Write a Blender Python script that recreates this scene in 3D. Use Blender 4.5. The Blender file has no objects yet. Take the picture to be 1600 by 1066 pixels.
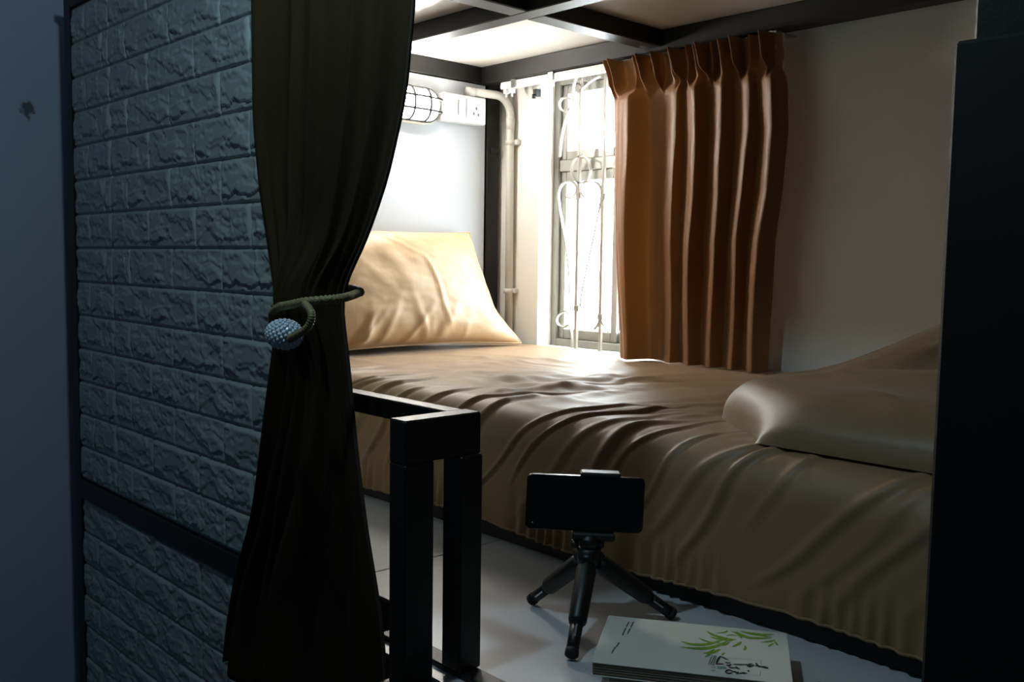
import bpy, math, random
import numpy as np
from mathutils import Vector, Matrix

S = bpy.context.scene
COL = S.collection
PI = math.pi
rng = np.random.RandomState(7)

# ------------------------------------------------------------------ camera
F_PX, YAW, PITCH, ROLL = 1491.0, math.radians(46.785), math.radians(4.8415), math.radians(.816)
fw = Vector((-math.sin(YAW)*math.cos(PITCH), math.cos(YAW)*math.cos(PITCH), -math.sin(PITCH)))
r0 = Vector((math.cos(YAW), math.sin(YAW), 0)); u0 = r0.cross(fw)
rt = math.cos(ROLL)*r0 + math.sin(ROLL)*u0
up = -math.sin(ROLL)*r0 + math.cos(ROLL)*u0
cam_d = bpy.data.cameras.new('camera'); cam = bpy.data.objects.new('camera', cam_d); COL.objects.link(cam)
cam_d.sensor_width = 36; cam_d.lens = F_PX*36/1600; cam_d.clip_start = .02
cam.matrix_world = Matrix(((rt.x, up.x, -fw.x, 0), (rt.y, up.y, -fw.y, 0), (rt.z, up.z, -fw.z, .495), (0, 0, 0, 1)))
S.camera = cam

# ------------------------------------------------------------------ sky, exposure, big lights
S.view_settings.view_transform = 'Standard'; S.view_settings.look = 'None'
S.view_settings.exposure = 0; S.view_settings.gamma = 1; S.view_settings.use_curve_mapping = False
w = bpy.data.worlds.new('overcast_sky'); S.world = w; w.use_nodes = True
w.node_tree.nodes['Background'].inputs[0].default_value = (.93, .97, 1, 1)
w.node_tree.nodes['Background'].inputs[1].default_value = 30.0
# daylight enters through the real window opening: a portal guides the sampling of the sky
pd = bpy.data.lights.new('window_portal', 'AREA'); pd.shape = 'RECTANGLE'; pd.size = .45; pd.size_y = .81
po = bpy.data.objects.new('window_portal', pd); COL.objects.link(po)
po.location = (-1.845, 2.2, .64); po.rotation_euler = (-PI/2, 0, 0)
pd.cycles.is_portal = True
# cool ceiling lamp of the dim dormitory aisle (its fixture is built below)
LAMP_AISLE = (-.84, .36, 1.25)
ld = bpy.data.lights.new('aisle_ceiling_light', 'POINT'); ld.shadow_soft_size = .025
ld.energy = 12.5; ld.color = (.60, .87, 1.0)
lo = bpy.data.objects.new('aisle_ceiling_light', ld); COL.objects.link(lo); lo.location = LAMP_AISLE

# ------------------------------------------------------------------ helpers
def lin(c):
    return tuple((v/255/12.92 if v/255 <= .04045 else ((v/255+.055)/1.055)**2.4) for v in c) + (1,)

def mat(name, rgb, rough=.6, metal=0, spec=.5, noise=0, nscale=20, bump=0, bscale=60, sheen=0, coat=0, trans=None, emit=None, es=0):
    m = bpy.data.materials.new(name); m.use_nodes = True
    nt = m.node_tree; b = nt.nodes['Principled BSDF']
    c = lin(rgb)
    b.inputs['Base Color'].default_value = c; b.inputs['Roughness'].default_value = rough
    b.inputs['Metallic'].default_value = metal; b.inputs['Specular IOR Level'].default_value = spec
    b.inputs['Sheen Weight'].default_value = sheen; b.inputs['Coat Weight'].default_value = coat
    tc = nt.nodes.new('ShaderNodeTexCoord')
    if noise:
        n = nt.nodes.new('ShaderNodeTexNoise'); n.inputs['Scale'].default_value = nscale; n.inputs['Detail'].default_value = 4
        nt.links.new(tc.outputs['Object'], n.inputs['Vector'])
        mx = nt.nodes.new('ShaderNodeMix'); mx.data_type = 'RGBA'
        nt.links.new(n.outputs['Fac'], mx.inputs['Factor'])
        mx.inputs['A'].default_value = tuple(v*(1-noise) for v in c[:3])+(1,)
        mx.inputs['B'].default_value = tuple(min(1, v*(1+noise)) for v in c[:3])+(1,)
        nt.links.new(mx.outputs['Result'], b.inputs['Base Color'])
    if bump:
        n2 = nt.nodes.new('ShaderNodeTexNoise'); n2.inputs['Scale'].default_value = bscale; n2.inputs['Detail'].default_value = 5
        nt.links.new(tc.outputs['Object'], n2.inputs['Vector'])
        bp = nt.nodes.new('ShaderNodeBump'); bp.inputs['Strength'].default_value = bump; bp.inputs['Distance'].default_value = .004
        nt.links.new(n2.outputs['Fac'], bp.inputs['Height']); nt.links.new(bp.outputs['Normal'], b.inputs['Normal'])
    if emit:
        b.inputs['Emission Color'].default_value = lin(emit); b.inputs['Emission Strength'].default_value = es
    return m

M = {}
M['plaster'] = mat('white_plaster', (238, 234, 226), .85, noise=.03, nscale=6, bump=.25, bscale=260)
M['aisle_wall'] = mat('aisle_wall_paint', (172, 180, 198), .8, noise=.05, nscale=5, bump=.2, bscale=200)
M['board'] = mat('glossy_white_board', (200, 196, 188), .14, spec=.6, noise=.02, nscale=4)
M['panel'] = mat('white_end_panel', (178, 181, 186), .55, noise=.02, nscale=5)
M['black'] = mat('black_steel', (17, 15, 13), .45, spec=.4, noise=.15, nscale=30, bump=.08, bscale=160)
M['blackboard'] = mat('black_lacquer_board', (15, 14, 13), .6, spec=.3, noise=.15, nscale=20)
M['plastic_black'] = mat('black_plastic', (18, 18, 18), .45, noise=.1, nscale=40)
M['rubber'] = mat('black_rubber', (12, 12, 12), .8, noise=.1, nscale=40)
M['phone'] = mat('phone_glass', (9, 9, 10), .2, spec=.5, noise=.05, nscale=9)
M['lens'] = mat('lens_glass', (10, 10, 12), .15, spec=.5, noise=.05, nscale=9)
M['chrome'] = mat('bright_steel', (190, 192, 196), .25, metal=1, noise=.04, nscale=30)
M['brick'] = mat('pale_foam_brick', (154, 163, 159), .30, spec=.5, noise=.05, nscale=14, bump=.06, bscale=190)
M['brick_back'] = mat('foam_brick_backing', (146, 155, 151), .5, noise=.06, nscale=14, bump=.2, bscale=150)
M['tile'] = mat('white_floor_tile', (192, 192, 196), .3, spec=.5, noise=.03, nscale=5)
M['grout'] = mat('grey_grout', (95, 92, 86), .9, noise=.1, nscale=60)
M['aisle_floor'] = mat('aisle_floor_vinyl', (84, 80, 74), .5, noise=.1, nscale=8)
M['pvc'] = mat('white_pvc', (206, 203, 197), .4, noise=.03, nscale=12)
M['socket'] = mat('white_socket_plastic', (214, 216, 218), .28, noise=.02, nscale=12)
M['track'] = mat('white_curtain_track', (228, 226, 220), .35, noise=.03, nscale=20)
M['iron'] = mat('white_painted_iron', (160, 155, 146), .4, noise=.05, nscale=30, bump=.1, bscale=120)
M['alu'] = mat('aluminium_window_frame', (140, 137, 130), .38, metal=.35, noise=.08, nscale=16)
M['lampbase'] = mat('cream_lamp_base', (226, 218, 200), .45, noise=.03, nscale=20)
M['wire'] = mat('dark_cage_wire', (22, 24, 23), .5, spec=.2, noise=.08, nscale=30)
M['globe'] = mat('lit_lamp_globe', (255, 250, 240), .3, emit=(255, 249, 240), es=155, noise=.01)
M['aislebulb'] = mat('aisle_lamp_diffuser', (230, 235, 245), .4, emit=(200, 225, 255), es=2, noise=.01)
M['paper'] = mat('book_pages', (150, 136, 116), .9, noise=.12, nscale=90)
M['cover'] = mat('white_book_cover', (214, 214, 204), .5, noise=.03, nscale=12)
M['cover2'] = mat('ivory_book_cover', (196, 190, 172), .55, noise=.04, nscale=12)
M['leafprint'] = mat('green_leaf_ink', (112, 156, 26), .6, noise=.3, nscale=90)
M['ink'] = mat('black_ink', (14, 13, 12), .6, noise=.1, nscale=60)
M['greyink'] = mat('grey_ink', (120, 122, 118), .6, noise=.1, nscale=60)
M['jadeink'] = mat('jade_seal_ink', (120, 160, 146), .6, noise=.1, nscale=60)
M['ribbon'] = mat('brown_ribbon', (92, 76, 56), .7, noise=.15, nscale=60)
M['rope'] = mat('olive_gold_rope', (128, 118, 80), .5, spec=.5, noise=.35, nscale=160, bump=.4, bscale=300)
M['pearl'] = mat('white_pearl_beads', (200, 212, 222), .22, spec=.7, coat=.4, noise=.05, nscale=90)

def cloth(name, rgb, rough, sheen, weave=900, bstr=.12, blotch=.08, moire=False, spec=.5, big=0):
    m = mat(name, rgb, rough, sheen=sheen, noise=blotch, nscale=7, spec=spec)
    nt = m.node_tree; b = nt.nodes['Principled BSDF']
    tc = nt.nodes.new('ShaderNodeTexCoord')
    n = nt.nodes.new('ShaderNodeTexNoise'); n.inputs['Scale'].default_value = weave; n.inputs['Detail'].default_value = 2
    nt.links.new(tc.outputs['Object'], n.inputs['Vector'])
    bp = nt.nodes.new('ShaderNodeBump'); bp.inputs['Strength'].default_value = bstr; bp.inputs['Distance'].default_value = .001
    nt.links.new(n.outputs['Fac'], bp.inputs['Height'])
    last = bp
    if big:
        n3 = nt.nodes.new('ShaderNodeTexNoise'); n3.inputs['Scale'].default_value = 16; n3.inputs['Detail'].default_value = 3; n3.inputs['Distortion'].default_value = .6
        nt.links.new(tc.outputs['Object'], n3.inputs['Vector'])
        b3 = nt.nodes.new('ShaderNodeBump'); b3.inputs['Strength'].default_value = big; b3.inputs['Distance'].default_value = .012
        nt.links.new(n3.outputs['Fac'], b3.inputs['Height']); nt.links.new(bp.outputs['Normal'], b3.inputs['Normal']); last = b3
    if moire:
        wv = nt.nodes.new('ShaderNodeTexWave'); wv.inputs['Scale'].default_value = 34; wv.inputs['Distortion'].default_value = 9
        wv.inputs['Detail'].default_value = 2; wv.inputs['Detail Scale'].default_value = .35
        mp = nt.nodes.new('ShaderNodeMapping'); mp.inputs['Scale'].default_value = (.5, .2, 1.0); mp.inputs['Rotation'].default_value = (0, .5, 0)
        nt.links.new(tc.outputs['Object'], mp.inputs['Vector']); nt.links.new(mp.outputs['Vector'], wv.inputs['Vector'])
        b4 = nt.nodes.new('ShaderNodeBump'); b4.inputs['Strength'].default_value = .05; b4.inputs['Distance'].default_value = .002
        nt.links.new(wv.outputs['Fac'], b4.inputs['Height']); nt.links.new(last.outputs['Normal'], b4.inputs['Normal']); last = b4
    nt.links.new(last.outputs['Normal'], b.inputs['Normal'])
    return m
M['sheet'] = cloth('tan_satin_sheet', (142, 112, 79), .50, .1, big=.05, spec=.38)
M['pillow'] = cloth('tan_satin_pillowcase', (186, 154, 114), .45, .15, big=.10)
M['duvet'] = cloth('tan_satin_duvet', (122, 97, 66), .45, .12, big=.10, spec=.4)
M['drape'] = cloth('bronze_satin_drape', (122, 80, 41), .50, .1, big=.05, spec=.4)
M['curtain'] = cloth('dark_olive_curtain', (46, 38, 23), .85, .0, moire=True, spec=.1)
M['seam'] = cloth('curtain_seam', (50, 44, 32), .6, .1, spec=.3)

# thin drape cloth lets some daylight through
def translucent(m, rgb, fac):
    nt = m.node_tree; b = nt.nodes['Principled BSDF']; t = nt.nodes.new('ShaderNodeBsdfTranslucent'); t.inputs[0].default_value = lin(rgb)
    mx = nt.nodes.new('ShaderNodeMixShader'); mx.inputs[0].default_value = fac
    nt.links.new(b.outputs[0], mx.inputs[1]); nt.links.new(t.outputs[0], mx.inputs[2]); nt.links.new(mx.outputs[0], nt.nodes['Material Output'].inputs[0])
translucent(M['drape'], (190, 115, 50), .03)

# glass: mostly clear, with a weak mirror
gm = bpy.data.materials.new('clear_window_glass'); gm.use_nodes = True
nt = gm.node_tree; nt.nodes.remove(nt.nodes['Principled BSDF'])
tr = nt.nodes.new('ShaderNodeBsdfTransparent'); gl = nt.nodes.new('ShaderNodeBsdfGlossy'); mx = nt.nodes.new('ShaderNodeMixShader')
tr.inputs[0].default_value = (.95, .98, .98, 1); gl.inputs['Roughness'].default_value = .03; mx.inputs[0].default_value = .06
nt.links.new(tr.outputs[0], mx.inputs[1]); nt.links.new(gl.outputs[0], mx.inputs[2])
nt.links.new(mx.outputs[0], nt.nodes['Material Output'].inputs[0]); M['glass'] = gm

# aisle wall carries a small grey scuff with a ragged shape of its own
def scuff(m, cy, cz):
    nt = m.node_tree; b = nt.nodes['Principled BSDF']
    src = b.inputs['Base Color'].links[0].from_socket
    ge = nt.nodes.new('ShaderNodeTexCoord')
    n = nt.nodes.new('ShaderNodeTexNoise'); n.inputs['Scale'].default_value = 45; n.inputs['Detail'].default_value = 3
    nt.links.new(ge.outputs['Object'], n.inputs['Vector'])
    ad = nt.nodes.new('ShaderNodeMix'); ad.data_type = 'VECTOR'; ad.inputs['Factor'].default_value = .06
    nt.links.new(ge.outputs['Object'], ad.inputs['A']); nt.links.new(n.outputs['Color'], ad.inputs['B'])
    ds = nt.nodes.new('ShaderNodeVectorMath'); ds.operation = 'DISTANCE'
    nt.links.new(ad.outputs['Result'], ds.inputs[0])
    ds.inputs[1].default_value = (-2.5*.94+.03, cy*.94+.03, cz*.94+.03)
    mr = nt.nodes.new('ShaderNodeMapRange'); mr.inputs['From Min'].default_value = .012; mr.inputs['From Max'].default_value = .02
    mr.inputs['To Min'].default_value = 1; mr.inputs['To Max'].default_value = 0
    nt.links.new(ds.outputs['Value'], mr.inputs['Value'])
    mx = nt.nodes.new('ShaderNodeMix'); mx.data_type = 'RGBA'
    nt.links.new(mr.outputs['Result'], mx.inputs['Factor']); nt.links.new(src, mx.inputs['A'])
    mx.inputs['B'].default_value = lin((92, 100, 100))
    nt.links.new(mx.outputs['Result'], b.inputs['Base Color'])
scuff(M['aisle_wall'], .742, .84)

class MB:
    """collects shapes into one mesh"""
    def __init__(s): s.v = []; s.f = []; s.sm = []
    def add(s, v, f, smooth=False):
        o = len(s.v); s.v += [tuple(float(c) for c in p) for p in v]; s.f += [tuple(i+o for i in q) for q in f]; s.sm += [smooth]*len(f)
    def box(s, x0, x1, y0, y1, z0, z1, bev=0):
        b = bev
        if not b:
            v = [(x, y, z) for z in (z0, z1) for y in (y0, y1) for x in (x0, x1)]
            s.add(v, [(0, 2, 3, 1), (4, 5, 7, 6), (0, 1, 5, 4), (2, 6, 7, 3), (0, 4, 6, 2), (1, 3, 7, 5)]); return s
        # chamfered box
        idx = {}; v = []
        for a, x in enumerate((x0, x1)):
            for c, y in enumerate((y0, y1)):
                for e, z in enumerate((z0, z1)):
                    sx, sy, sz = (b if a == 0 else -b), (b if c == 0 else -b), (b if e == 0 else -b)
                    for k, p in enumerate(((x, y+sy, z+sz), (x+sx, y, z+sz), (x+sx, y+sy, z))):
                        idx[(a, c, e, k)] = len(v); v.append(p)
        f = []
        I = lambda a, c, e, k: idx[(a, c, e, k)]
        f.append((I(0,0,0,0), I(0,0,1,0), I(0,1,1,0), I(0,1,0,0))); f.append((I(1,0,0,0), I(1,1,0,0), I(1,1,1,0), I(1,0,1,0)))
        f.append((I(0,0,0,1), I(1,0,0,1), I(1,0,1,1), I(0,0,1,1))); f.append((I(0,1,0,1), I(0,1,1,1), I(1,1,1,1), I(1,1,0,1)))
        f.append((I(0,0,0,2), I(0,1,0,2), I(1,1,0,2), I(1,0,0,2))); f.append((I(0,0,1,2), I(1,0,1,2), I(1,1,1,2), I(0,1,1,2)))
        for c in (0, 1):
            for e in (0, 1): f.append((I(0,c,e,1), I(1,c,e,1), I(1,c,e,2), I(0,c,e,2)))
        for a in (0, 1):
            for e in (0, 1): f.append((I(a,0,e,0), I(a,1,e,0), I(a,1,e,2), I(a,0,e,2)))
        for a in (0, 1):
            for c in (0, 1): f.append((I(a,c,0,0), I(a,c,1,0), I(a,c,1,1), I(a,c,0,1)))
        for a in (0, 1):
            for c in (0, 1):
                for e in (0, 1): f.append((I(a,c,e,0), I(a,c,e,1), I(a,c,e,2)))
        s.add(v, f); return s
    def tube(s, pts, r, n=10, closed=False, flat=None):
        pts = [Vector(p) for p in pts]; L = len(pts); v = []; f = []
        rr = r if hasattr(r, '__len__') else [r]*L
        prev = None
        for i, p in enumerate(pts):
            if closed: t = pts[(i+1) % L]-pts[i-1]
            else: t = pts[min(i+1, L-1)]-pts[max(i-1, 0)]
            t.normalize()
            if prev is None:
                a = Vector((0, 0, 1)) if abs(t.z) < .9 else Vector((0, 1, 0))
                n1 = (a-t*a.dot(t)).normalized()
            else:
                n1 = (prev-t*prev.dot(t)); n1 = n1.normalized() if n1.length > 1e-6 else prev
            prev = n1; n2 = t.cross(n1)
            for k in range(n):
                a = 2*PI*k/n
                v.append(p+n1*math.cos(a)*rr[i]+n2*math.sin(a)*rr[i])
        for i in range(L if closed else L-1):
            j = (i+1) % L
            for k in range(n):
                f.append((i*n+k, i*n+(k+1) % n, j*n+(k+1) % n, j*n+k))
        if not closed:
            f.append(tuple(range(n-1, -1, -1))); f.append(tuple((L-1)*n+k for k in range(n)))
        s.add(v, f, True); return s
    def bar(s, a, b, wx, wy, upv=(0, 0, 1)):
        """rectangular bar from a to b"""
        a, b = Vector(a), Vector(b); t = (b-a).normalized(); u = Vector(upv)
        n1 = (u-t*u.dot(t)).normalized(); n2 = t.cross(n1)
        v = [p+n1*i*wy/2+n2*j*wx/2 for p in (a, b) for i, j in ((-1, -1), (-1, 1), (1, 1), (1, -1))]
        s.add(v, [(0, 1, 2, 3), (7, 6, 5, 4), (0, 4, 5, 1), (1, 5, 6, 2), (2, 6, 7, 3), (3, 7, 4, 0)]); return s
    def grid(s, P, smooth=True, wrap_u=False, wrap_v=False):
        nu, nv = P.shape[:2]; f = []
        for i in range(nu if wrap_u else nu-1):
            for j in range(nv if wrap_v else nv-1):
                a, b = (i+1) % nu, (j+1) % nv
                f.append((i*nv+j, a*nv+j, a*nv+b, i*nv+b))
        s.add([tuple(p) for p in P.reshape(-1, 3)], f, smooth); return s
    def sphere(s, c, r, n=10, m=6, sc=(1, 1, 1)):
        v = [(c[0], c[1], c[2]+r*sc[2])]; f = []
        for i in range(1, m):
            for k in range(n):
                a, b = PI*i/m, 2*PI*k/n
                v.append((c[0]+r*sc[0]*math.sin(a)*math.cos(b), c[1]+r*sc[1]*math.sin(a)*math.sin(b), c[2]+r*sc[2]*math.cos(a)))
        v.append((c[0], c[1], c[2]-r*sc[2])); e = len(v)-1
        for k in range(n): f.append((0, 1+k, 1+(k+1) % n)); f.append((e, e-n+(k+1) % n, e-n+k))
        for i in range(m-2):
            for k in range(n): f.append((1+i*n+k, 1+(i+1)*n+k, 1+(i+1)*n+(k+1) % n, 1+i*n+(k+1) % n))
        s.add(v, f, True); return s
    def mesh(s, name):
        me = bpy.data.meshes.new(name); me.from_pydata(s.v, [], s.f); me.update()
        me.polygons.foreach_set('use_smooth', s.sm)
        return me
    def build(s, name, m, parent=None, loc=None, rot=None):
        me = s.mesh(name); me.materials.append(M[m] if isinstance(m, str) else m)
        return link(name, me, parent, loc, rot)

def link(name, me, parent=None, loc=None, rot=None):
    o = bpy.data.objects.new(name, me); COL.objects.link(o)
    if parent is not None: o.parent = parent
    if loc is not None: o.location = loc
    if rot is not None: o.rotation_euler = rot
    return o
def solid(o, t, off=0):
    m = o.modifiers.new('thickness', 'SOLIDIFY'); m.thickness = t; m.offset = off; return o
def tag(o, label, cat, group=None):
    o['label'] = label; o['category'] = cat
    if group: o['group'] = group
    return o
def thing(name, label, cat, loc=(0, 0, 0), rz=0, group=None):
    o = bpy.data.objects.new(name, None); COL.objects.link(o); o.empty_display_size = .05
    o.location = loc; o.rotation_euler = (0, 0, rz)
    return tag(o, label, cat, group)
def struct(o, label=None):
    o['kind'] = 'structure'
    if label: o['label'] = label
    return o
class Local:
    """builds in world coordinates under a thing whose Empty stands at loc"""
    pass
def wbuild(mb, name, m, root):
    o = mb.build(name, m, root)
    o.matrix_parent_inverse = Matrix.Translation(-root.location) if root.parent is None and root.type == 'EMPTY' else Matrix()
    return o

def sm(a, b, x):
    t = np.clip((np.asarray(x, float)-a)/(b-a), 0, 1); return t*t*(3-2*t)
def vnoise(x, y, seed=0):
    r = np.random.RandomState(seed).rand(64, 64)
    xi, yi = np.floor(x).astype(int), np.floor(y).astype(int); fx, fy = x-xi, y-yi
    fx = fx*fx*(3-2*fx); fy = fy*fy*(3-2*fy)
    g = lambda a, b: r[a % 64, b % 64]
    return (g(xi, yi)*(1-fx)+g(xi+1, yi)*fx)*(1-fy)+(g(xi, yi+1)*(1-fx)+g(xi+1, yi+1)*fx)*fy
def fbm(x, y, seed=0, oct=4):
    t, a, s = 0, .5, 0
    for i in range(oct):
        t = t+a*vnoise(x*2**i, y*2**i, seed+i); s += a; a *= .5
    return t/s

# ------------------------------------------------------------------ the setting
WX0, WX1, WZ0, WZ1 = -2.07, -1.62, .235, 1.045       # window opening in the back wall
YW = 2.05
b = MB()
b.box(-2.6, WX0, YW, YW+.2, -1.25, 1.8); b.box(WX1, 1.5, YW, YW+.2, -1.25, 1.8)
b.box(WX0, WX1, YW, YW+.2, -1.25, WZ0); b.box(WX0, WX1, YW, YW+.2, WZ1, 1.8)
struct(b.build('wall_back', 'plaster'))
struct(MB().box(-2.62, -2.5, -2.1, 2.25, -1.25, 1.8).build('wall_left', 'aisle_wall'))
struct(MB().box(1.4, 1.5, -2.1, 2.05, -1.25, 1.8).build('wall_right', 'aisle_wall'))
struct(MB().box(-2.6, 1.5, -2.2, -2.1, -1.25, 1.8).build('wall_front', 'aisle_wall'))
struct(MB().box(-2.62, 1.5, -2.2, 2.25, 1.8, 1.9).build('ceiling', 'aisle_wall'))
struct(MB().box(-2.62, 1.5, -2.2, 2.25, -1.35, -1.25).build('floor_aisle', 'aisle_floor'))
fl = struct(MB().box(-2.24, -1.2131, .796, 2.045, -.045, -.0035).box(-1.213, -.2, .796, 2.045, -.045, -.0035).box(-1.0, -.2, .682, .796, -.045, -.0035).build('floor', 'grout'))
xs = [-2.24, -2.018, -1.218, -.418, -.2]; ys = [.684, 1.28, 1.88, 2.044]
for i in range(4):
    for j in range(3):
        g = .0016
        if i == 2 and j == 0:                          # cut tile around the brick-panel post
            MB().box(xs[2]+g, -1.0, .797+g, ys[1]-g, -.0035, 0).box(-1.0, xs[3]-g, ys[0]+g, ys[1]-g, -.0035, 0).build('tile', 'tile', fl); continue
        MB().box(xs[i]+g, xs[i+1]-g, max(ys[j], .797 if i < 2 else 0)+g, ys[j+1]-g, -.0035, 0, .0008).build('tile', 'tile', fl)

# window
win = bpy.data.objects.new('window_1', None); COL.objects.link(win); struct(win)
y0, y1 = 2.108, 2.16
def rect_frame(mb, x0, x1, z0, z1, w, ya, yb, wt=None):
    wt = wt or w
    mb.box(x0, x0+w, ya, yb, z0, z1, .002); mb.box(x1-w, x1, ya, yb, z0, z1, .002)
    mb.box(x0+w, x1-w, ya, yb, z0, z0+wt, .002); mb.box(x0+w, x1-w, ya, yb, z1-wt, z1, .002)
b = MB(); rect_frame(b, WX0, WX1, WZ0, WZ1, .022, y0, y1); b.build('window_frame', 'alu', win)
MB().box(WX0+.022, WX1-.022, y0+.004, y1, .765, .80, .002).build('transom', 'alu', win)
for (a, c, za, zb, dy) in ((WX0+.022, -1.815, .80, WZ1-.022, 0), (-1.835, WX1-.022, .80, WZ1-.022, .012),
                           (WX0+.022, -1.815, WZ0+.022, .765, 0), (-1.835, WX1-.022, WZ0+.022, .765, .012)):
    b = MB(); rect_frame(b, a, c, za, zb, .022, y0+.012+dy, y0+.026+dy, .03 if za < .5 else .026)
    s_ = b.build('sash', 'alu', win)
    MB().box(a+.02, c-.02, y0+.018+dy, y0+.022+dy, za+.02, zb-.02).build('pane', 'glass', s_)

# ------------------------------------------------------------------ bunk frame
FX0, FX1, FY0, FY1, FZ = -2.29, -.2, .745, 2.045, 1.08
bunk = thing('bunk_bed_frame', 'black square-tube steel bunk frame with white ceiling boards around the bed', 'bunk frame', (-1.24, 1.4, -1.25))
def part(name, m, mb): return wbuild(mb, name, m, bunk)
def bpart(name, x0, x1, y_0, y_1, z0, z1, m='black'): return part(name, m, MB().box(x0, x1, y_0, y_1, z0, z1, .0025))
bpart('post', -2.268, -2.226, .752, .793, -1.25, FZ)                 # front left
bpart('post', -2.288, -2.238, 1.985, 2.038, -1.25, FZ)               # back left
bpart('post', -1.262, -1.215, .748, .793, -1.25, 1.03)               # right edge of the brick panels
bpart('post', -.293, -.22, .735, .795, -1.25, 1.32)                   # front right
bpart('post', -.262, -.212, 1.985, 2.038, -1.25, FZ)
bpart('top_beam', -2.226, -.293, .748, .793, 1.03, FZ)
bpart('top_beam', -2.238, -.262, 1.955, 2.005, 1.028, FZ)
bpart('top_beam', -2.285, -2.235, .793, 1.985, 1.03, FZ)
bpart('top_beam', -.262, -.212, .795, 1.985, 1.03, FZ)
YB = [(1.49, 1.545)]
XB = [(-1.60, -1.545), (-.93, -.875)]
bpart('lengthwise_beam', -2.235, -.262, 1.485, 1.535, 1.038, FZ)
for a, c in XB: 
    bpart('cross_beam', a, c, .793, 1.485, 1.038, FZ); bpart('cross_beam', a, c, 1.535, 1.955, 1.038, FZ)
# white boards resting on the beams
bx = [-2.285, -1.5725, -.9025, -.212]; by = [.748, 1.51, 2.005]
for i in range(3):
    for j in range(2):
        part('ceiling_board', 'board', MB().box(bx[i]+.001, bx[i+1]-.001, by[j]+.001, by[j+1]-.001, FZ+.0005, FZ+.016))
part('end_board', 'panel', MB().box(-2.262, -2.24, .795, 1.979, .0, 1.028, .002))
part('end_board', 'blackboard', MB().box(-.24, -.222, .797, 1.984, .0, 1.028, .002))
bpart('bottom_beam', -2.226, -1.262, .748, .79, -.058, -.014)
bpart('bottom_beam', -.895, -.294, .625, .68, -.058, -.001)
bpart('bottom_beam', -2.238, -.262, 2.0, 2.04, -.058, -.046)
bpart('clip', -2.2385, -2.228, 1.997, 2.03, .825, .842, 'plastic_black')
rp = MB().box(-.2885, .10, .690, .722, -1.25, .652, .003).build('side_board', 'blackboard')
tag(rp, 'tall black board in front of the right-hand post, cropped by the photo edge', 'board')

# ------------------------------------------------------------------ foam brick panels
BW, BH = .2, .0742
def brick_mesh(k, wdt=BW, x_off=0.0):
    nu, nv = 76, 30
    G = .0026
    u = np.linspace(0, wdt-G, nu); v = np.linspace(0, BH-G, nv)
    U, V = np.meshgrid(u, v, indexing='ij'); fv = V/(BH-G)
    s = k*13
    n1 = fbm(U*15+k*3.1+V*12, V*24+k*1.7, s, 4)
    n2 = fbm(U*22-V*14+k*5.1, V*30+k*2.7, s+40, 4)
    rid = 1-np.abs(2*fbm(U*16+V*14+k, V*20-U*8+3*k, s+5, 3)-1)
    step = .0022*sm(.40, .43, n1)+.0016*sm(.52, .545, n1)+.0012*sm(.54, .565, n2)
    lowedge = fv-.20*(.4+1.2*fbm(U*38, V*0+k, s+9, 3))       # chiselled lower lip
    h = .0030+step
    h = np.where(lowedge < 0, .0022+.0022*fbm(U*75, V*75, s+3, 3), h)
    h += .0018*sm(.90, .985, rid)
    e = np.minimum(np.minimum(U, (wdt-G)-U), np.minimum(V, (BH-G)-V))
    h = np.minimum(h, .0024+e*.9)
    h[0, :] = h[-1, :] = 0; h[:, 0] = h[:, -1] = 0
    P = np.stack([U+G/2, -np.maximum(h, 0), V+G/2], -1)
    b = MB(); b.grid(P); me = b.mesh('brick'); me.materials.append(M['brick']); return me
NV = 8
bricks_full = [brick_mesh(k) for k in range(NV)]
cut = {}
def brick(parent, x0, x1, z, k):
    wd = x1-x0
    if wd < .012: return
    if abs(wd-BW) < .002: me = bricks_full[k % NV]
    else:
        key = (round(wd, 3), k % 3)
        if key not in cut: cut[key] = brick_mesh(20+k % 3, wd)
        me = cut[key]
    o = link('brick', me, parent); o.location = (x0-parent.location.x, .7575-parent.location.y, z-parent.location.z)
def brick_panel(name, label, xa, xb, za, zb, zref, j_odd, j_even, seed):
    root = thing(name, label, 'wall panel', ((xa+xb)/2, .7575, za), group='foam brick panels on the bunk front')
    wbuild(MB().box(xa, xb, .7575, .770, za, zb), 'backing', 'brick_back', root)
    r = random.Random(seed)
    i0 = math.ceil((za-zref)/BH - 1e-6); 
    i = i0
    while zref+(i+1)*BH <= zb+.003:
        j = j_odd if i % 2 else j_even
        x = j - BW*math.ceil((j-xa)/BW)
        while x < xb:
            brick(root, max(x, xa), min(x+BW, xb), zref+i*BH, r.randrange(100)); x += BW
        i += 1
    return root
ZR = -.0113+4*BH
# upper rows run from the bottom beam to the top beam
brick_panel('foam_brick_panel', 'large pale embossed foam brick panel left of the tied dark curtain', -2.012, -1.262, -.013, 1.029, ZR-4*BH, -1.823, -1.725, 3)
brick_panel('foam_brick_panel', 'narrow embossed foam brick strip beside the left bunk post', -2.225, -2.014, -.013, 1.029, ZR-4*BH, -2.14, -2.05, 5)
brick_panel('foam_brick_panel', 'lower embossed foam brick panel under the black bottom beam', -2.225, -1.262, -.62, -.059, -.06-8*BH, -1.823, -1.725, 8)

# ------------------------------------------------------------------ guard rail
gr = thing('guard_rail', 'low black square-tube guard rail with twin uprights right of the dark curtain', 'railing', (-.85, .68, 0))
g = lambda n, *a: wbuild(MB().box(*a, .0018), n, 'black', gr)
g('upright', -.866, -.836, .626, .668, 0, .267)
g('upright', -.866, -.832, .704, .738, .007, .267)
g('end_bar', -.866, -.836, .626, .738, .267, .3165)
g('top_rail', -1.213, -.866, .709, .735, .291, .316)
g('threshold_bar', -.998, -.294, .706, .734, .0, .007)

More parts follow.
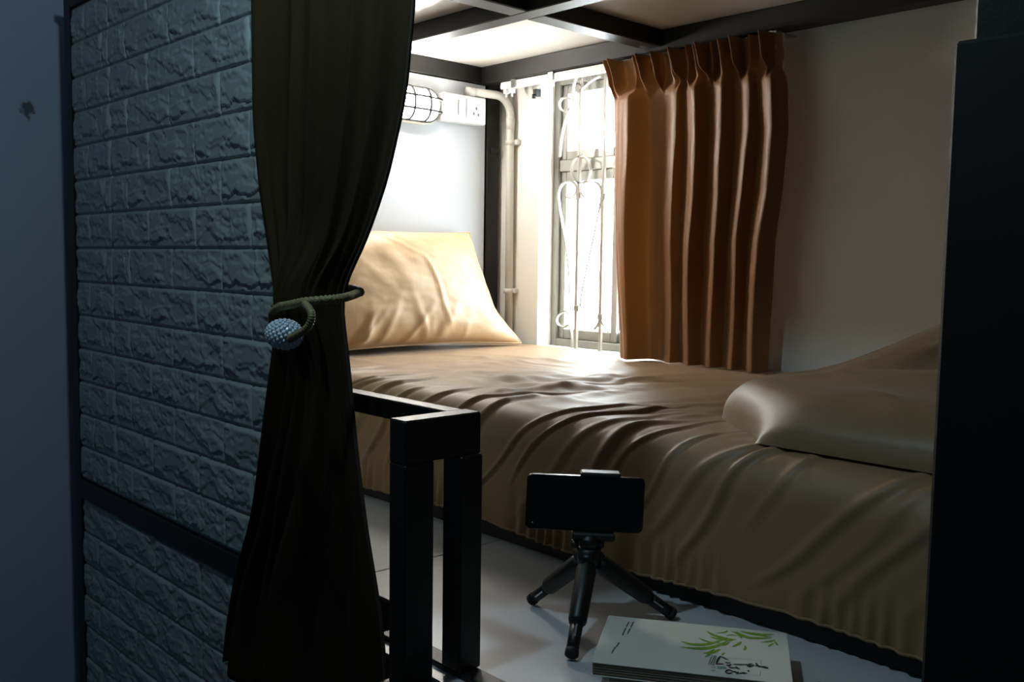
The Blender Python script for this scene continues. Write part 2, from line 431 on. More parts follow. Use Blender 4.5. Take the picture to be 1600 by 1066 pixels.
# ------------------------------------------------------------------ bed
bed = thing('bed_base', 'low black bed base under the tan mattress', 'bed base', (-1.2, 1.57, 0))
wbuild(MB().box(-2.2, -.26, 1.125, 1.155, 0, .055, .002), 'side_rail', 'black', bed)
wbuild(MB().box(-2.2, -.26, 2.0, 2.03, 0, .055, .002), 'side_rail', 'black', bed)
wbuild(MB().box(-2.2, -2.17, 1.155, 2.0, 0, .055, .002), 'end_rail', 'black', bed)
wbuild(MB().box(-.29, -.26, 1.155, 2.0, 0, .055, .002), 'end_rail', 'black', bed)
wbuild(MB().box(-2.17, -.29, 1.155, 2.0, .035, .052), 'slab', 'blackboard', bed)

mt = thing('mattress', 'single mattress covered with a wrinkled tan satin sheet', 'mattress', (-1.2, 1.57, .055))
ZM = .240
# cross-section of the sheet: back of the top, over the rounded front edge, down to the hem
sec = []
for y in np.linspace(2.025, 1.185, 110): sec.append((y, ZM, 0, 1))
for a in np.linspace(0, PI/2, 26)[1:]:
    sec.append((1.185-.068*math.sin(a), ZM-.068+.068*math.cos(a), -math.sin(a), math.cos(a)))
for z in np.linspace(ZM-.068, .030, 60)[1:]: sec.append((1.117-.010*(ZM-.068-z)/.13, z, -1, 0))
sec = np.array(sec); NS = len(sec)
arc = np.concatenate([[0], np.cumsum(np.hypot(np.diff(sec[:, 0]), np.diff(sec[:, 1])))]); LT = arc[-1]
up_s = LT-arc                                          # distance up from the hem
X = np.linspace(-2.215, -.262, 720)
XX, UU = np.meshgrid(X, up_s, indexing='ij')
D = np.zeros_like(XX)
def crease(x0, k, u_lo, u_hi, wd, amp, bend=0, ph=0):
    global D
    c = x0 + k*np.minimum(UU, .24) + bend*np.maximum(UU-.24, 0) + .010*np.sin(UU*14+ph)+.004*np.sin(UU*41+2*ph)
    d = (XX-c)/wd
    env = sm(u_lo-.03, u_lo+.05, UU)*(1-sm(u_hi-.14, u_hi+.02, UU))
    D += amp*env*(np.exp(-d*d) - .5*np.exp(-((d-1.7)**2)/1.1))
cr = np.random.RandomState(21)
x = -2.25
while x < -.25:                                       # folds that hang down the front and run over the edge
    x += cr.uniform(.035, .10)
    fade = 1.0-.35*float(sm(-.85, -.45, x))
    crease(x-.13, cr.uniform(.55, .95), cr.uniform(.0, .10), cr.uniform(.27, .52), cr.uniform(.005, .012), cr.uniform(.0022, .0065)*fade, cr.uniform(-.1, .5), cr.uniform(0, 6))
for i in range(34):                                   # shallow ones on the top
    crease(cr.uniform(-2.2, -.4), .7, cr.uniform(.22, .40), cr.uniform(.5, 1.0), cr.uniform(.012, .03), cr.uniform(.001, .0034), cr.uniform(-.3, .9), cr.uniform(0, 6))
for i in range(16):                                   # long sideways pulls near the pillow
    u0_ = cr.uniform(.32, .85); x0 = cr.uniform(-2.1, -1.0)
    dd = (UU-u0_-.10*(XX-x0)-.02*np.sin(XX*6+i))/cr.uniform(.010, .022)
    D += cr.uniform(.001, .0034)*np.exp(-dd*dd)*np.exp(-((XX-x0)/cr.uniform(.2, .45))**2)
D += .006*(fbm(XX*5+9, UU*6+2, 31, 3)-.5)*sm(.0, .2, UU)
hem = np.exp(-(UU/.045)**2)                            # elastic gathers along the hem
D += hem*(.0045*np.sin(XX*190+6*np.sin(XX*23))*(.4+fbm(XX*30, UU*0+1, 3, 2)))
P = np.zeros(XX.shape+(3,))
P[..., 0] = XX; P[..., 1] = sec[None, :, 0]+D*sec[None, :, 2]; P[..., 2] = sec[None, :, 1]+D*sec[None, :, 3]
# a wavering hem and slight sag towards the back
P[..., 2] += hem*.006*np.sin(XX*9+1)
b = MB(); b.grid(P[:, ::-1])
for i in (0, -1):                                      # end faces
    ring = [tuple(p) for p in P[i]] + [(P[i, -1, 0], 1.18, .04), (P[i, 0, 0], 2.025, .06)]
    b.add(ring, [tuple(range(len(ring)))])
wbuild(b, 'satin_sheet', 'sheet', mt)
core = MB().box(-2.2, -.275, 1.16, 2.015, .056, ZM-.03, .02); wbuild(core, 'core', 'cover2', mt)
b = MB(); b.tube([(P[i, -1, 0], P[i, -1, 1], P[i, -1, 2]) for i in range(0, 720, 3)], .0022, 6); wbuild(b, 'hem', 'sheet', mt)

# pillow leaning on the end board
nu, nv = 96, 72
u = np.linspace(-1, 1, nu); v = np.linspace(-1, 1, nv); U, V = np.meshgrid(u, v, indexing='ij')
def pillow_side(sgn):
    th = (np.clip(1-np.abs(U)**2.6, 0, 1)*np.clip(1-np.abs(V)**2.4, 0, 1))**.52
    pinch = 1-.06*(1-np.abs(V)**2)*np.abs(U)**4       # sides draw in between the corners
    pinv = 1-.05*(1-np.abs(U)**2)*np.abs(V)**4
    wdt = .345-.030*V
    a = U*wdt*pinch + .0; h = V*.172*pinv
    wr = np.zeros_like(U)
    q = np.random.RandomState(5)
    for i in range(16):                               # gathers rising from the bottom seam
        x0 = q.uniform(-.95, .9); k = q.uniform(-.15, .45); wd = q.uniform(.02, .055)
        d = (U-x0-k*(V+1))/wd
        wr += q.uniform(.003, .009)*np.exp(-d*d)*np.exp(-((V+1)/q.uniform(.25, .6))**2)
    for i in range(14):                               # fine creases from the top and sides
        x0 = q.uniform(-1, .9); k = q.uniform(.3, 1.0); d = (U-x0-k*(1-V))/q.uniform(.03, .08)
        wr += q.uniform(.0012, .003)*np.exp(-d*d)*np.exp(-((1-V)/.9)**2)
    d = (U-.28+.18*(V+.2)**2*np.sign(V+.2))/.02; wr += .004*np.exp(-d*d)*sm(-.9, -.5, V)*(1-sm(.2, .6, V))
    wr += .008*(fbm(U*4+3, V*4, 77, 3)-.5)
    t = sgn*(.072*th + wr*np.clip(th*3, 0, 1)*(1 if sgn > 0 else .4))
    return a, h, t
tilt = math.radians(20)
def pl_pts(sgn):
    a, h, t = pillow_side(sgn)
    hh = h+.172
    x = -2.085 - hh*math.sin(tilt)+t*math.cos(tilt); z = .252 + hh*math.cos(tilt)+t*math.sin(tilt)
    y = 1.572+a
    drop = sm(.55, 1, U)*sm(-.35, -1, V)                # bottom corner slumps onto the sheet
    y = y+.035*drop; z = z-.006*drop; x = x+.015*drop
    return np.stack([x, y, np.maximum(z, .2445)], -1)
b = MB(); b.grid(pl_pts(1)); b.grid(pl_pts(-1)[::-1])
pw = thing('pillow', 'tan satin pillow leaning against the white end board', 'pillow', (-2.1, 1.57, .245))
wbuild(b, 'pillowcase', 'pillow', pw)
Fp = pl_pts(1); ring = [tuple(Fp[i, 0]) for i in range(nu)]+[tuple(Fp[-1, j]) for j in range(1, nv)]+[tuple(Fp[i, -1]) for i in range(nu-2, -1, -1)]+[tuple(Fp[0, j]) for j in range(nv-2, 0, -1)]
b = MB(); b.tube(ring, .0028, 6, closed=True); wbuild(b, 'piping', 'pillow', pw)

# folded duvet on the right part of the bed
nu, nv = 150, 120
u = np.linspace(0, 1, nu); v = np.linspace(0, 1, nv); U, V = np.meshgrid(u, v, indexing='ij')
yf, yb = 1.165, 1.86
yy = yf+(yb-yf)*V
xl = -.735-.150*sm(.0, .26, V)-.02*np.sin(V*7)           # left edge runs back at a slant
xx = xl+(-.265-xl)*U
ex = (xx-xl)/.085; ey = (yy-yf)/.125; eb = (yb-yy)/.09; er = np.full_like(xx, 9.)
rim = lambda e: np.sqrt(np.clip(1-(1-np.clip(e, 0, 1))**2, 0, 1))
rr = np.minimum(rim(ex), 1)*rim(ey)*rim(eb)
hgt = .074+.004*np.sin(xx*9)
hump = .090*sm(-.85, -.60, xx)*sm(1.27, 1.56, yy)*(1-.5*sm(1.7, 1.86, yy))
wr = .010*(fbm(xx*9+1, yy*9, 55, 4)-.5)
q = np.random.RandomState(12)
for i in range(26):
    x0 = q.uniform(-.9, -.25); y0_ = q.uniform(1.24, 1.75); an = q.uniform(-.5, .9); 
    dx, dy = xx-x0, yy-y0_; al = dx*math.cos(an)+dy*math.sin(an); ac = -dx*math.sin(an)+dy*math.cos(an)
    wr += q.uniform(.002, .006)*np.exp(-(ac/q.uniform(.006, .014))**2)*np.exp(-(al/q.uniform(.03, .12))**2)
wr -= .014*np.exp(-((yy-1.40-.12*(xx+.6))/.022)**2)*sm(-.74, -.6, xx)
zt = ZM+.002+(hgt+hump+wr)*rr
# side bulges: rim leans outwards over its foot
top = np.stack([xx, yy, zt], -1)
bot = np.stack([xx+.02*(1-U)*(1-sm(0, .08, U)), yy+.012*(1-sm(0, .1, V)), np.full_like(xx, ZM+.0015)], -1)
dv = thing('duvet', 'tan satin duvet folded into a thick pad on the right end of the bed', 'duvet', (-.55, 1.5, ZM))
b = MB(); b.grid(top); b.grid(bot[::-1])
ring_t = [(i, 0) for i in range(nu)]+[(nu-1, j) for j in range(1, nv)]+[(i, nv-1) for i in range(nu-2, -1, -1)]+[(0, j) for j in range(nv-2, 0, -1)]
wall = np.array([[top[i, j] for i, j in ring_t], [bot[i, j] for i, j in ring_t]])
b.grid(wall[::-1], wrap_v=True)
wbuild(b, 'duvet_cover', 'duvet', dv)

# ------------------------------------------------------------------ window drape, track, grille
trk = thing('curtain_track', 'white curtain track above the window', 'curtain rail', (-1.7, 1.975, 1.015))
wbuild(MB().box(-2.160, -1.215, 1.966, 1.990, 1.006, 1.026, .002), 'track', 'track', trk)
for x in (-2.10, -1.945, -1.45, -1.23):
    wbuild(MB().box(x-.011, x+.011, 1.960, YW, 1.0265, 1.0275).box(x-.009, x+.009, 1.962, 1.965, 1.004, 1.0275), 'bracket', 'chrome', trk)
for x in (-2.145, -2.12, -1.955):
    wbuild(MB().box(x-.006, x+.006, 1.970, 1.986, .992, 1.006, .001).box(x-.002, x+.002, 1.975, 1.981, .982, .992), 'glider', 'pvc', trk)
wbuild(MB().box(-2.085, -2.071, 2.03, YW-.001, .985, 1.006, .001).tube([(-2.078, 2.028, .99), (-2.078, 2.028, .978)], .006, 8), 'end_bracket', 'plastic_black', trk)

dr = thing('window_drape', 'bronze-brown pinch-pleated drape drawn to the right of the bright window', 'curtain', (-1.44, 1.94, .26))
nz, nt_ = 120, 520
zz = np.linspace(1.022, .2435, nz); t = np.linspace(0, 1, nt_)
ZZ, TT = np.meshgrid(zz, t, indexing='ij')
xl = np.interp(-zz, [-1.022, -.945, -.68, -.256], [-1.728, -1.695, -1.680, -1.645])[:, None]
xr = np.interp(-zz, [-1.022, -.9, -.80, -.66, -.55, -.256], [-1.205, -1.185, -1.178, -1.185, -1.20, -1.208])[:, None]
xx = xl+(xr-xl)*TT
body = np.zeros_like(TT)
zz_n = (1.02-ZZ)/.77
for t0, wl, wr_, am, dft in ((.165, .125, .030, .066, -.03), (.425, .085, .014, .036, -.02), (.555, .090, .018, .050, .0), (.70, .085, .020, .046, .0), (.835, .080, .018, .040, -.01), (.965, .085, .02, .048, .0)):
    c = t0+dft*zz_n+.006*np.sin(zz_n*9+t0*30)
    d = TT-c; body = np.maximum(body, am*np.where(d < 0, np.exp(-(d/wl)**2), np.exp(-(d/wr_)**2)))
body += .004*np.sin(TT*75+3*np.sin(zz_n*4))*np.exp(-((TT-.05)/.05)**2)
head = np.zeros_like(TT)
pk = [.03, .075, .20, .25, .335, .42, .455, .53, .57, .61, .66, .72, .79, .86, .94]
for i, t0 in enumerate(pk):
    d = (TT-t0+.02*(1-sm(.93, 1.02, ZZ)))/.014; head += (.034+.012*math.sin(i*2.3))*np.exp(-d*d)
wh = sm(.915, .955, ZZ)
pinch = np.exp(-((ZZ-.942)/.016)**2)
dep = body*(1-wh)*(.75+.25*sm(1, .6, ZZ))+head*wh*(1+.2*sm(.97, 1.02, ZZ))
dep = dep*(1-.25*pinch)
yy = 1.960-dep+.004*(fbm(TT*18, ZZ*8, 91, 3)-.5)
xx = xx - .012*pinch*np.sin(TT*40)
b = MB(); b.grid(np.stack([xx, yy, ZZ], -1)[::-1])
wbuild(b, 'drape_cloth', 'drape', dr)
for i in range(9):
    x = -1.70+.06*i
    wbuild(MB().tube([(x, 1.968, 1.012), (x, 1.962, 1.004), (x, 1.960, .985)], .0018, 6), 'hook', 'chrome', dr)

gri = thing('window_grille', 'white wrought-iron scroll grille in the window recess', 'window grille', (-1.66, 2.075, .12))
YG = 2.078
def scroll(pts, wdt=.010, th=.004):
    """flat strip swept along a smoothed path in the grille plane"""
    p = [np.array(q) for q in pts]; out = []
    for i in range(len(p)-1):
        a0, a1, a2, a3 = p[max(i-1, 0)], p[i], p[i+1], p[min(i+2, len(p)-1)]
        for k in range(5):
            s_ = k/5; out.append(.5*((2*a1)+(-a0+a2)*s_+(2*a0-5*a1+4*a2-a3)*s_**2+(-a0+3*a1-3*a2+a3)*s_**3))
    out.append(p[-1]); out = np.array(out); tg = np.gradient(out, axis=0); tg /= np.linalg.norm(tg, axis=1)[:, None]+1e-9
    n = np.stack([-tg[:, 1], tg[:, 0]], -1)
    P = np.zeros((len(out), 4, 3))
    for k, (i, j) in enumerate(((-1, -1), (1, -1), (1, 1), (-1, 1))):
        P[:, k, 0] = out[:, 0]+n[:, 0]*i*th/2; P[:, k, 2] = out[:, 1]+n[:, 1]*i*th/2; P[:, k, 1] = YG+j*wdt/2
    b = MB(); b.grid(P, smooth=False, wrap_v=True); b.add([tuple(q) for q in P[0]], [(0, 1, 2, 3)]); b.add([tuple(q) for q in P[-1]], [(3, 2, 1, 0)])
    return b
motifs = [
 [(-2.014, .805), (-2.01, .848), (-2.0, .892), (-1.985, .928), (-1.968, .954), (-1.945, .981), (-1.921, 1.0), (-1.894, 1.013), (-1.862, 1.023)],
 [(-1.973, .968), (-1.987, .976), (-2.005, .977), (-2.018, .969), (-2.02, .954), (-2.009, .942), (-1.991, .936), (-1.973, .942)],
 [(-1.963, .965), (-1.964, .996), (-1.959, 1.019), (-1.949, 1.035), (-1.937, 1.04), (-1.919, 1.042), (-1.904, 1.036), (-1.899, 1.023), (-1.906, 1.009), (-1.921, 1.002), (-1.934, 1.007), (-1.939, 1.015)],
 [(-1.889, .76), (-1.899, .733), (-1.926, .723), (-1.953, .736), (-1.965, .764), (-1.955, .791), (-1.928, .801), (-1.901, .788), (-1.889, .76)],
 [(-1.979, .683), (-1.958, .682), (-1.943, .696), (-1.943, .715), (-1.962, .729), (-1.985, .73), (-2.006, .72), (-2.016, .697), (-2.013, .663), (-2.001, .615), (-1.983, .552), (-1.969, .491), (-1.962, .431), (-1.958, .368)],
 [(-1.907, .68), (-1.922, .697), (-1.918, .717), (-1.893, .725), (-1.866, .722), (-1.848, .707), (-1.842, .683), (-1.849, .648), (-1.866, .576), (-1.891, .483), (-1.909, .408), (-1.916, .36)],
 [(-1.962, .335), (-1.973, .344), (-1.991, .341), (-2.01, .329), (-2.015, .313), (-2.004, .3), (-1.982, .296), (-1.964, .304), (-1.953, .286), (-1.949, .244), (-1.95, .237)],
 [(-1.837, .345), (-1.842, .32), (-1.861, .296)], [(-1.837, .345), (-1.829, .318), (-1.804, .292)],
]
XM = -1.845                                            # the pattern is mirrored in the other half
for side in (0, 1):
    fx = (lambda q: q) if side == 0 else (lambda q: (2*XM-q[0], q[1]))
    for mo in (motifs if side == 0 else motifs[:5]+motifs[6:7]): wbuild(scroll([fx(q) for q in mo]), 'scroll', 'iron', gri)
    for x in (-1.934, -1.838)[:2-side]:
        X_ = fx((x, 0))[0]
        wbuild(MB().box(X_-.005, X_+.005, YG-.005, YG+.005, WZ0, WZ1, .001), 'bar', 'iron', gri)
    for x, z in ((-1.932, .686), (-1.931, .356), (-1.837, .679), (-1.837, .335))[:4-2*side]:
        X_ = fx((x, 0))[0]
        wbuild(MB().box(X_-.009, X_+.009, YG-.008, YG+.008, z-.010, z+.010, .003), 'collar', 'iron', gri)

# ------------------------------------------------------------------ wall lamp, socket, conduit
lam = thing('bulkhead_lamp', 'lit oval bulkhead lamp with wire cage high on the white end board', 'wall lamp', (-2.24, 1.66, .932))
def stadium(r, half, n=14, x=0.0, cy=1.655, cz=.935, hs=1.0):
    pts = []
    for k in range(n+1):
        a = -PI/2+PI*k/n; pts.append((x, cy+half+r*math.cos(a), cz+r*math.sin(a)*hs))
    for k in range(n+1):
        a = PI/2+PI*k/n; pts.append((x, cy-half+r*math.cos(a), cz+r*math.sin(a)*hs))
    return pts
P = np.array([stadium(.052, .072, x=-2.2395), stadium(.052, .072, x=-2.214), stadium(.047, .072, x=-2.211)])
b = MB(); b.grid(P, wrap_v=True); b.add([tuple(p) for p in P[2]], [tuple(range(P.shape[1]))]); b.add([tuple(p) for p in P[0]], [tuple(range(P.shape[1]-1, -1, -1))])
wbuild(b, 'base', 'lampbase', lam)
prof = [(0, .0415), (.012, .041), (.024, .038), (.034, .031), (.040, .018), (.042, .004)]
P = np.array([stadium(r, .066, x=-2.2165+d) for d, r in prof])
b = MB(); b.grid(P, wrap_v=True); b.add([tuple(p) for p in P[-1]], [tuple(range(P.shape[1]))])
wbuild(b, 'globe', 'globe', lam)
b = MB(); b.tube(stadium(.0465, .070, x=-2.2065), .0034, 6, closed=True); wbuild(b, 'cage_rim', 'wire', lam)
for s_ in (-.056, .0, .056):
    pts = [(-2.2165+.048*math.sin(PI*k/12)**.6, 1.655+s_, .935+.0465*math.cos(PI*k/12)) for k in range(13)]
    b = MB(); b.tube(pts, .0036, 6); wbuild(b, 'cage_hoop', 'wire', lam)
for dz in (-.018, .018):
    pts = [(-2.2165+.046*math.sin(PI*k/16)**.35, 1.655-.116*math.cos(PI*k/16), .935+dz) for k in range(17)]
    b = MB(); b.tube(pts, .0032, 6); wbuild(b, 'cage_wire', 'wire', lam)

so = thing('socket_box', 'white switched double socket box beside the bulkhead lamp', 'socket', (-2.24, 1.866, .9))
wbuild(MB().box(-2.24, -2.207, 1.786, 1.948, .9, .982, .003), 'box', 'socket', so)
fp = wbuild(MB().box(-2.207, -2.201, 1.788, 1.946, .902, .980, .002), 'face_plate', 'socket', so)
MB().box(-2.201, -2.196, 1.802, 1.828, .922, .964, .002).build('rocker_switch', 'socket', fp)
MB().box(-2.201, -2.196, 1.838, 1.856, .918, .964, .002).build('rocker_switch', 'socket', fp)
ou = wbuild(MB().box(-2.201, -2.1985, 1.868, 1.934, .910, .972, .001), 'outlet', 'socket', so)
for y, z in ((1.906, .946), (1.896, .930), (1.914, .928)):
    MB().box(-2.1985, -2.1981, y-.0028, y+.0028, z-.004, z+.004).build('pin_hole', 'plastic_black', ou)

cd = thing('conduit_pipe', 'cream plastic conduit bending down the corner beside the window', 'pipe', (-2.17, 2.03, .24))
pts = [(-2.218, 1.90, .9962), (-2.205, 1.94, .9962)]
for k in range(11):
    a = PI/2*k/10; pts.append((-2.19+.008*k/10, 1.978+.052*math.sin(a), .942+.052*math.cos(a)))
pts += [(-2.182, 2.03, .9), (-2.180, 2.034, .247)]
b = MB(); b.tube(pts, .0125, 14); wbuild(b, 'pipe', 'pvc', cd)
b = MB(); b.tube([(-2.182, 2.03, .93), (-2.182, 2.03, .895)], .0142, 14); wbuild(b, 'coupling', 'pvc', cd)
b = MB(); b.tube([(-2.222, 1.885, .9962), (-2.214, 1.91, .9962)], .0140, 14); wbuild(b, 'coupling', 'pvc', cd)
for z in (.856, .40):
    wbuild(MB().box(-2.199, -2.155, 2.034, YW-.001, z-.008, z+.008, .002).tube([(-2.181, 2.03, z-.007), (-2.181, 2.03, z+.007)], .0155, 14), 'clip', 'pvc', cd)

# ------------------------------------------------------------------ dark entrance curtain
cu = thing('entrance_curtain', 'dark olive curtain gathered by a beaded tieback in the bunk entrance', 'curtain', (-1.1, .65, -.15))
zl = [1.0, .846, .673, .585, .496, .436, .374, .319, .204, .092, -.009, -.105, -.17]
xl_ = [-1.225, -1.226, -1.223, -1.208, -1.181, -1.162, -1.171, -1.189, -1.227, -1.268, -1.32, -1.354, -1.37]
zr = [1.0, .779, .677, .587, .513, .466, .438, .371, .261, .161, .086, .034, -.17]
xr_ = [-.845, -.859, -.876, -.912, -.957, -.998, -1.006, -.994, -.977, -.956, -.935, -.922, -.90]
nz, nt_ = 150, 420
zz = np.linspace(1.0, -.155, nz); t = np.linspace(0, 1, nt_)
ker = np.ones(7)/7
smooth = lambda a: np.convolve(np.pad(a, 3, mode='edge'), ker, 'valid')
xl = smooth(np.interp(-zz, -np.array(zl), xl_)); xr = smooth(np.interp(-zz, -np.array(zr), xr_))
ZZ, TT = np.meshgrid(zz, t, indexing='ij')
tie = np.exp(-((ZZ-.440)/.060)**2)
below = sm(.42, .0, ZZ); above = sm(.46, .85, ZZ)
ph = .5*np.sin(ZZ*5)+1.1*below
T2 = TT**(1-.42*below)
fold = np.sin(T2*2*PI*5.2+ph)*(.5-.25*above)+.40*np.sin(TT*2*PI*2.3+1.1+.7*ph)+.16*np.sin(T2*2*PI*9.7+2*ph)*(1-.5*above)
amp = .009+.014*above+.022*below*(1-.78*sm(.35, .6, TT))
dep = fold*amp
dep += .030*np.sin(PI*TT)*(tie+.45*below)                 # bundle bulges outwards at the tie
dep -= tie*.020*np.sin(TT*2*PI*3.5)*np.sin(TT*PI)*.5
# many small radiating creases just above and below the tie
rad = np.exp(-np.abs(ZZ-.44)/.10)
dep += rad*.0030*np.sin(TT*2*PI*17+2)
tilt_b = below*.036*(1-TT)**2                              # left edge hangs back towards the bricks
yy = .660-dep+tilt_b
yy = np.minimum(yy, .700)
xx = xl[:, None]+(xr-xl)[:, None]*(TT+.018*np.sin(TT*2*PI*5.2+ph+1.2)*np.sin(PI*TT)**.5)
hemz = ZZ+.020*below**4*np.sin(TT*2*PI*5.2+ph)
b = MB(); G_ = np.stack([xx, yy, hemz], -1); b.grid(G_[::-1])
solid(wbuild(b, 'curtain_cloth', 'curtain', cu), .002)
b = MB(); b.tube([tuple(G_[i, -1]) for i in range(0, nz, 2)], .0024, 6); wbuild(b, 'edge_hem', 'seam', cu)
rod = thing('curtain_rod', 'black rod carrying the dark entrance curtain above the picture', 'curtain rail', (-.8, .66, 1.0))
wbuild(MB().tube([(-1.25, .66, 1.012), (-.32, .66, 1.012)], .009, 10), 'rod', 'black', rod)
for x in (-1.235, -.34): wbuild(MB().box(x-.008, x+.008, .652, .748, 1.022, 1.034), 'bracket', 'black', rod)
b = MB()
for i in range(9): 
    x = -1.215+.044*i; P_ = [(x, .66+.016*math.sin(2*PI*k/14), 1.008+.016*math.cos(2*PI*k/14)) for k in range(14)]
    wbuild(MB().tube(P_, .0022, 6, closed=True), 'ring', 'black', cu)

# tieback: braided cord around the bundle, a slip loop and a pearl-beaded bead
tb = thing('curtain_tieback', 'olive braided cord tieback with white pearl-beaded ball on the dark curtain', 'tieback', (-1.06, .6, .40))
def braid(name, pts, r, m='rope'):
    p = [np.array(q, float) for q in pts]; out = []
    for i in range(len(p)-1):
        a0, a1, a2, a3 = p[max(i-1, 0)], p[i], p[i+1], p[min(i+2, len(p)-1)]
        for k in range(14):
            s_ = k/14; out.append(.5*((2*a1)+(-a0+a2)*s_+(2*a0-5*a1+4*a2-a3)*s_**2+(-a0+3*a1-3*a2+a3)*s_**3))
    out.append(p[-1])
    rr = [r*(1+.16*math.sin(i*2.1)) for i in range(len(out))]
    b = MB(); b.tube(out, rr, 8); return wbuild(b, name, m, tb)
braid('cord', [(-.99, .668, .452), (-.975, .650, .450), (-.958, .626, .448), (-.962, .606, .446), (-.985, .590, .443), (-1.010, .584, .438), (-1.035, .584, .434), (-1.058, .588, .424), (-1.062, .592, .408)], .0050)
braid('cord', [(-1.135, .635, .43), (-1.16, .660, .440), (-1.13, .690, .450), (-1.05, .694, .455), (-.99, .672, .453)], .0055)
braid('slip_loop', [(-.968, .580, .441), (-.948, .574, .436), (-.940, .572, .428), (-.945, .570, .416), (-.962, .568, .407), (-.985, .570, .400)], .0044)
ball_c = Vector((-1.008, .576, .4035))
b = MB(); b.sphere(ball_c, .019, 16, 10, (1.35, 1, .86)); wbuild(b, 'ball', 'pearl', tb)
b = MB()
nb = 190
for i in range(nb):
    zc = 1-2*(i+.5)/nb; r_ = math.sqrt(1-zc*zc); a = i*PI*(3-math.sqrt(5))
    b.sphere((ball_c.x+.0265*r_*math.cos(a), ball_c.y+.019*r_*math.sin(a), ball_c.z+.017*zc), .0023, 6, 4)
o = wbuild(b, 'pearl_beads', 'pearl', tb); o['kind'] = 'stuff'

# ------------------------------------------------------------------ tripod and phone
tp = thing('mini_tripod', 'black mini tripod holding a phone on the white floor', 'tripod', (-.845, .942, 0))
hub = Vector((-.846, .943, .098))
feet = [Vector((-.955, .942, .006)), Vector((-.781, .842, .006)), Vector((-.783, 1.052, .006))]
for ft in feet:
    d = (ft-hub).normalized(); a = hub+d*.012; mid = a+(ft-a)*.66
    lg = MB(); lg.tube([a, a+d*.012, mid-d*.004, mid], [.010, .0138, .0122, .0110], 10)
    leg = wbuild(lg, 'leg', 'plastic_black', tp)
    e = MB(); e.tube([mid, ft-d*.006], [.0085, .0080], 10); o = e.build('extension', 'plastic_black', leg)
    e = MB(); e.tube([ft-d*.010, ft-d*.002, ft], [.0088, .0090, .006], 10); o = e.build('foot', 'rubber', leg)
    tocam = (Vector((0, 0, .495))-ft); n_ = (tocam-d*tocam.dot(d)).normalized()
    s0 = mid+d*.006+n_*.0084; e = MB(); e.bar(s0, s0+d*.018, .0022, .0012, upv=tuple(n_)); e.build('slot', 'chrome', leg)
b = MB(); b.tube([hub-Vector((0, 0, .012)), hub-Vector((0, 0, .010)), hub+Vector((0, 0, .010)), hub+Vector((0, 0, .012))], [.010, .0165, .0165, .011], 16); wbuild(b, 'hub', 'plastic_black', tp)
for ft in feet:
    d = (ft-hub); d.z = 0; d.normalize(); s_ = Vector((-d.y, d.x, 0)); c = hub+d*.013
    b = MB(); b.tube([c-s_*.010, c+s_*.010], .007, 10); wbuild(b, 'hinge', 'plastic_black', tp)
b = MB(); b.tube([hub+Vector((0, 0, z)) for z in (.010, .016, .018, .026)], [.009, .009, .0125, .0125], 14); wbuild(b, 'neck', 'plastic_black', tp)
b = MB(); b.sphere(hub+Vector((0, 0, .018)), .0135, 14, 8); wbuild(b, 'ball_head', 'plastic_black', tp)
rdir = Vector((rt.x, rt.y, 0)).normalized(); ndir = Vector((rdir.y, -rdir.x, 0))      # phone width, towards the aisle
kb = hub+Vector((0, 0, .016))-rdir*.014
b = MB(); b.tube([kb, kb-rdir*.010], [.0055, .0065], 10); wbuild(b, 'lock_knob', 'plastic_black', tp)

ang = math.atan2(rdir.y, rdir.x)
PC = Vector((-.854, .942, .169))
def local_box(x0, x1, y0_, y1_, z0, z1, bev): return MB().box(x0, x1, y0_, y1_, z0, z1, bev)
ph = thing('phone', 'black smartphone held sideways in the mini tripod clamp', 'phone', PC, ang)
ph.rotation_euler = (0, math.radians(1.6), ang)
def rounded_slab(w_, h_, th, r, n=6, e=.0012):
    outl = []
    for cx, cz, a0 in ((w_/2-r, h_/2-r, 0), (-w_/2+r, h_/2-r, PI/2), (-w_/2+r, -h_/2+r, PI), (w_/2-r, -h_/2+r, 3*PI/2)):
        for k in range(n+1):
            a = a0+PI/2*k/n; outl.append((cx, cz, math.cos(a), math.sin(a)))
    L = []
    for y, rr in ((-th/2, r-e), (-th/2+e, r), (th/2-e, r), (th/2, r-e)):
        L.append([(cx+rr*ca, y, cz+rr*sa) for cx, cz, ca, sa in outl])
    b = MB(); P = np.array(L); b.grid(P, smooth=False, wrap_v=True)
    b.add(L[0], [tuple(range(len(outl)-1, -1, -1))]); b.add(L[3], [tuple(range(len(outl)))])
    return b
rounded_slab(.159, .0755, .0082, .0075).build('body', 'phone', ph)
cm = MB(); cm.box(.045, .070, .0040, .0056, .006, .030, .0006); cm.build('camera_bump', 'plastic_black', ph)
for z in (.012, .024):
    e = MB(); e.tube([(.058, .0054, z), (.058, .0062, z)], .0045, 12); e.build('camera_lens', 'lens', ph)
e = MB(); e.tube([(-.070, -.0040, -.028), (-.070, -.0046, -.028)], .0009, 8); e.build('indicator', 'chrome', ph)
MB().box(-.076, .076, -.0044, -.0040, -.035, .035).build('screen', 'lens', ph)
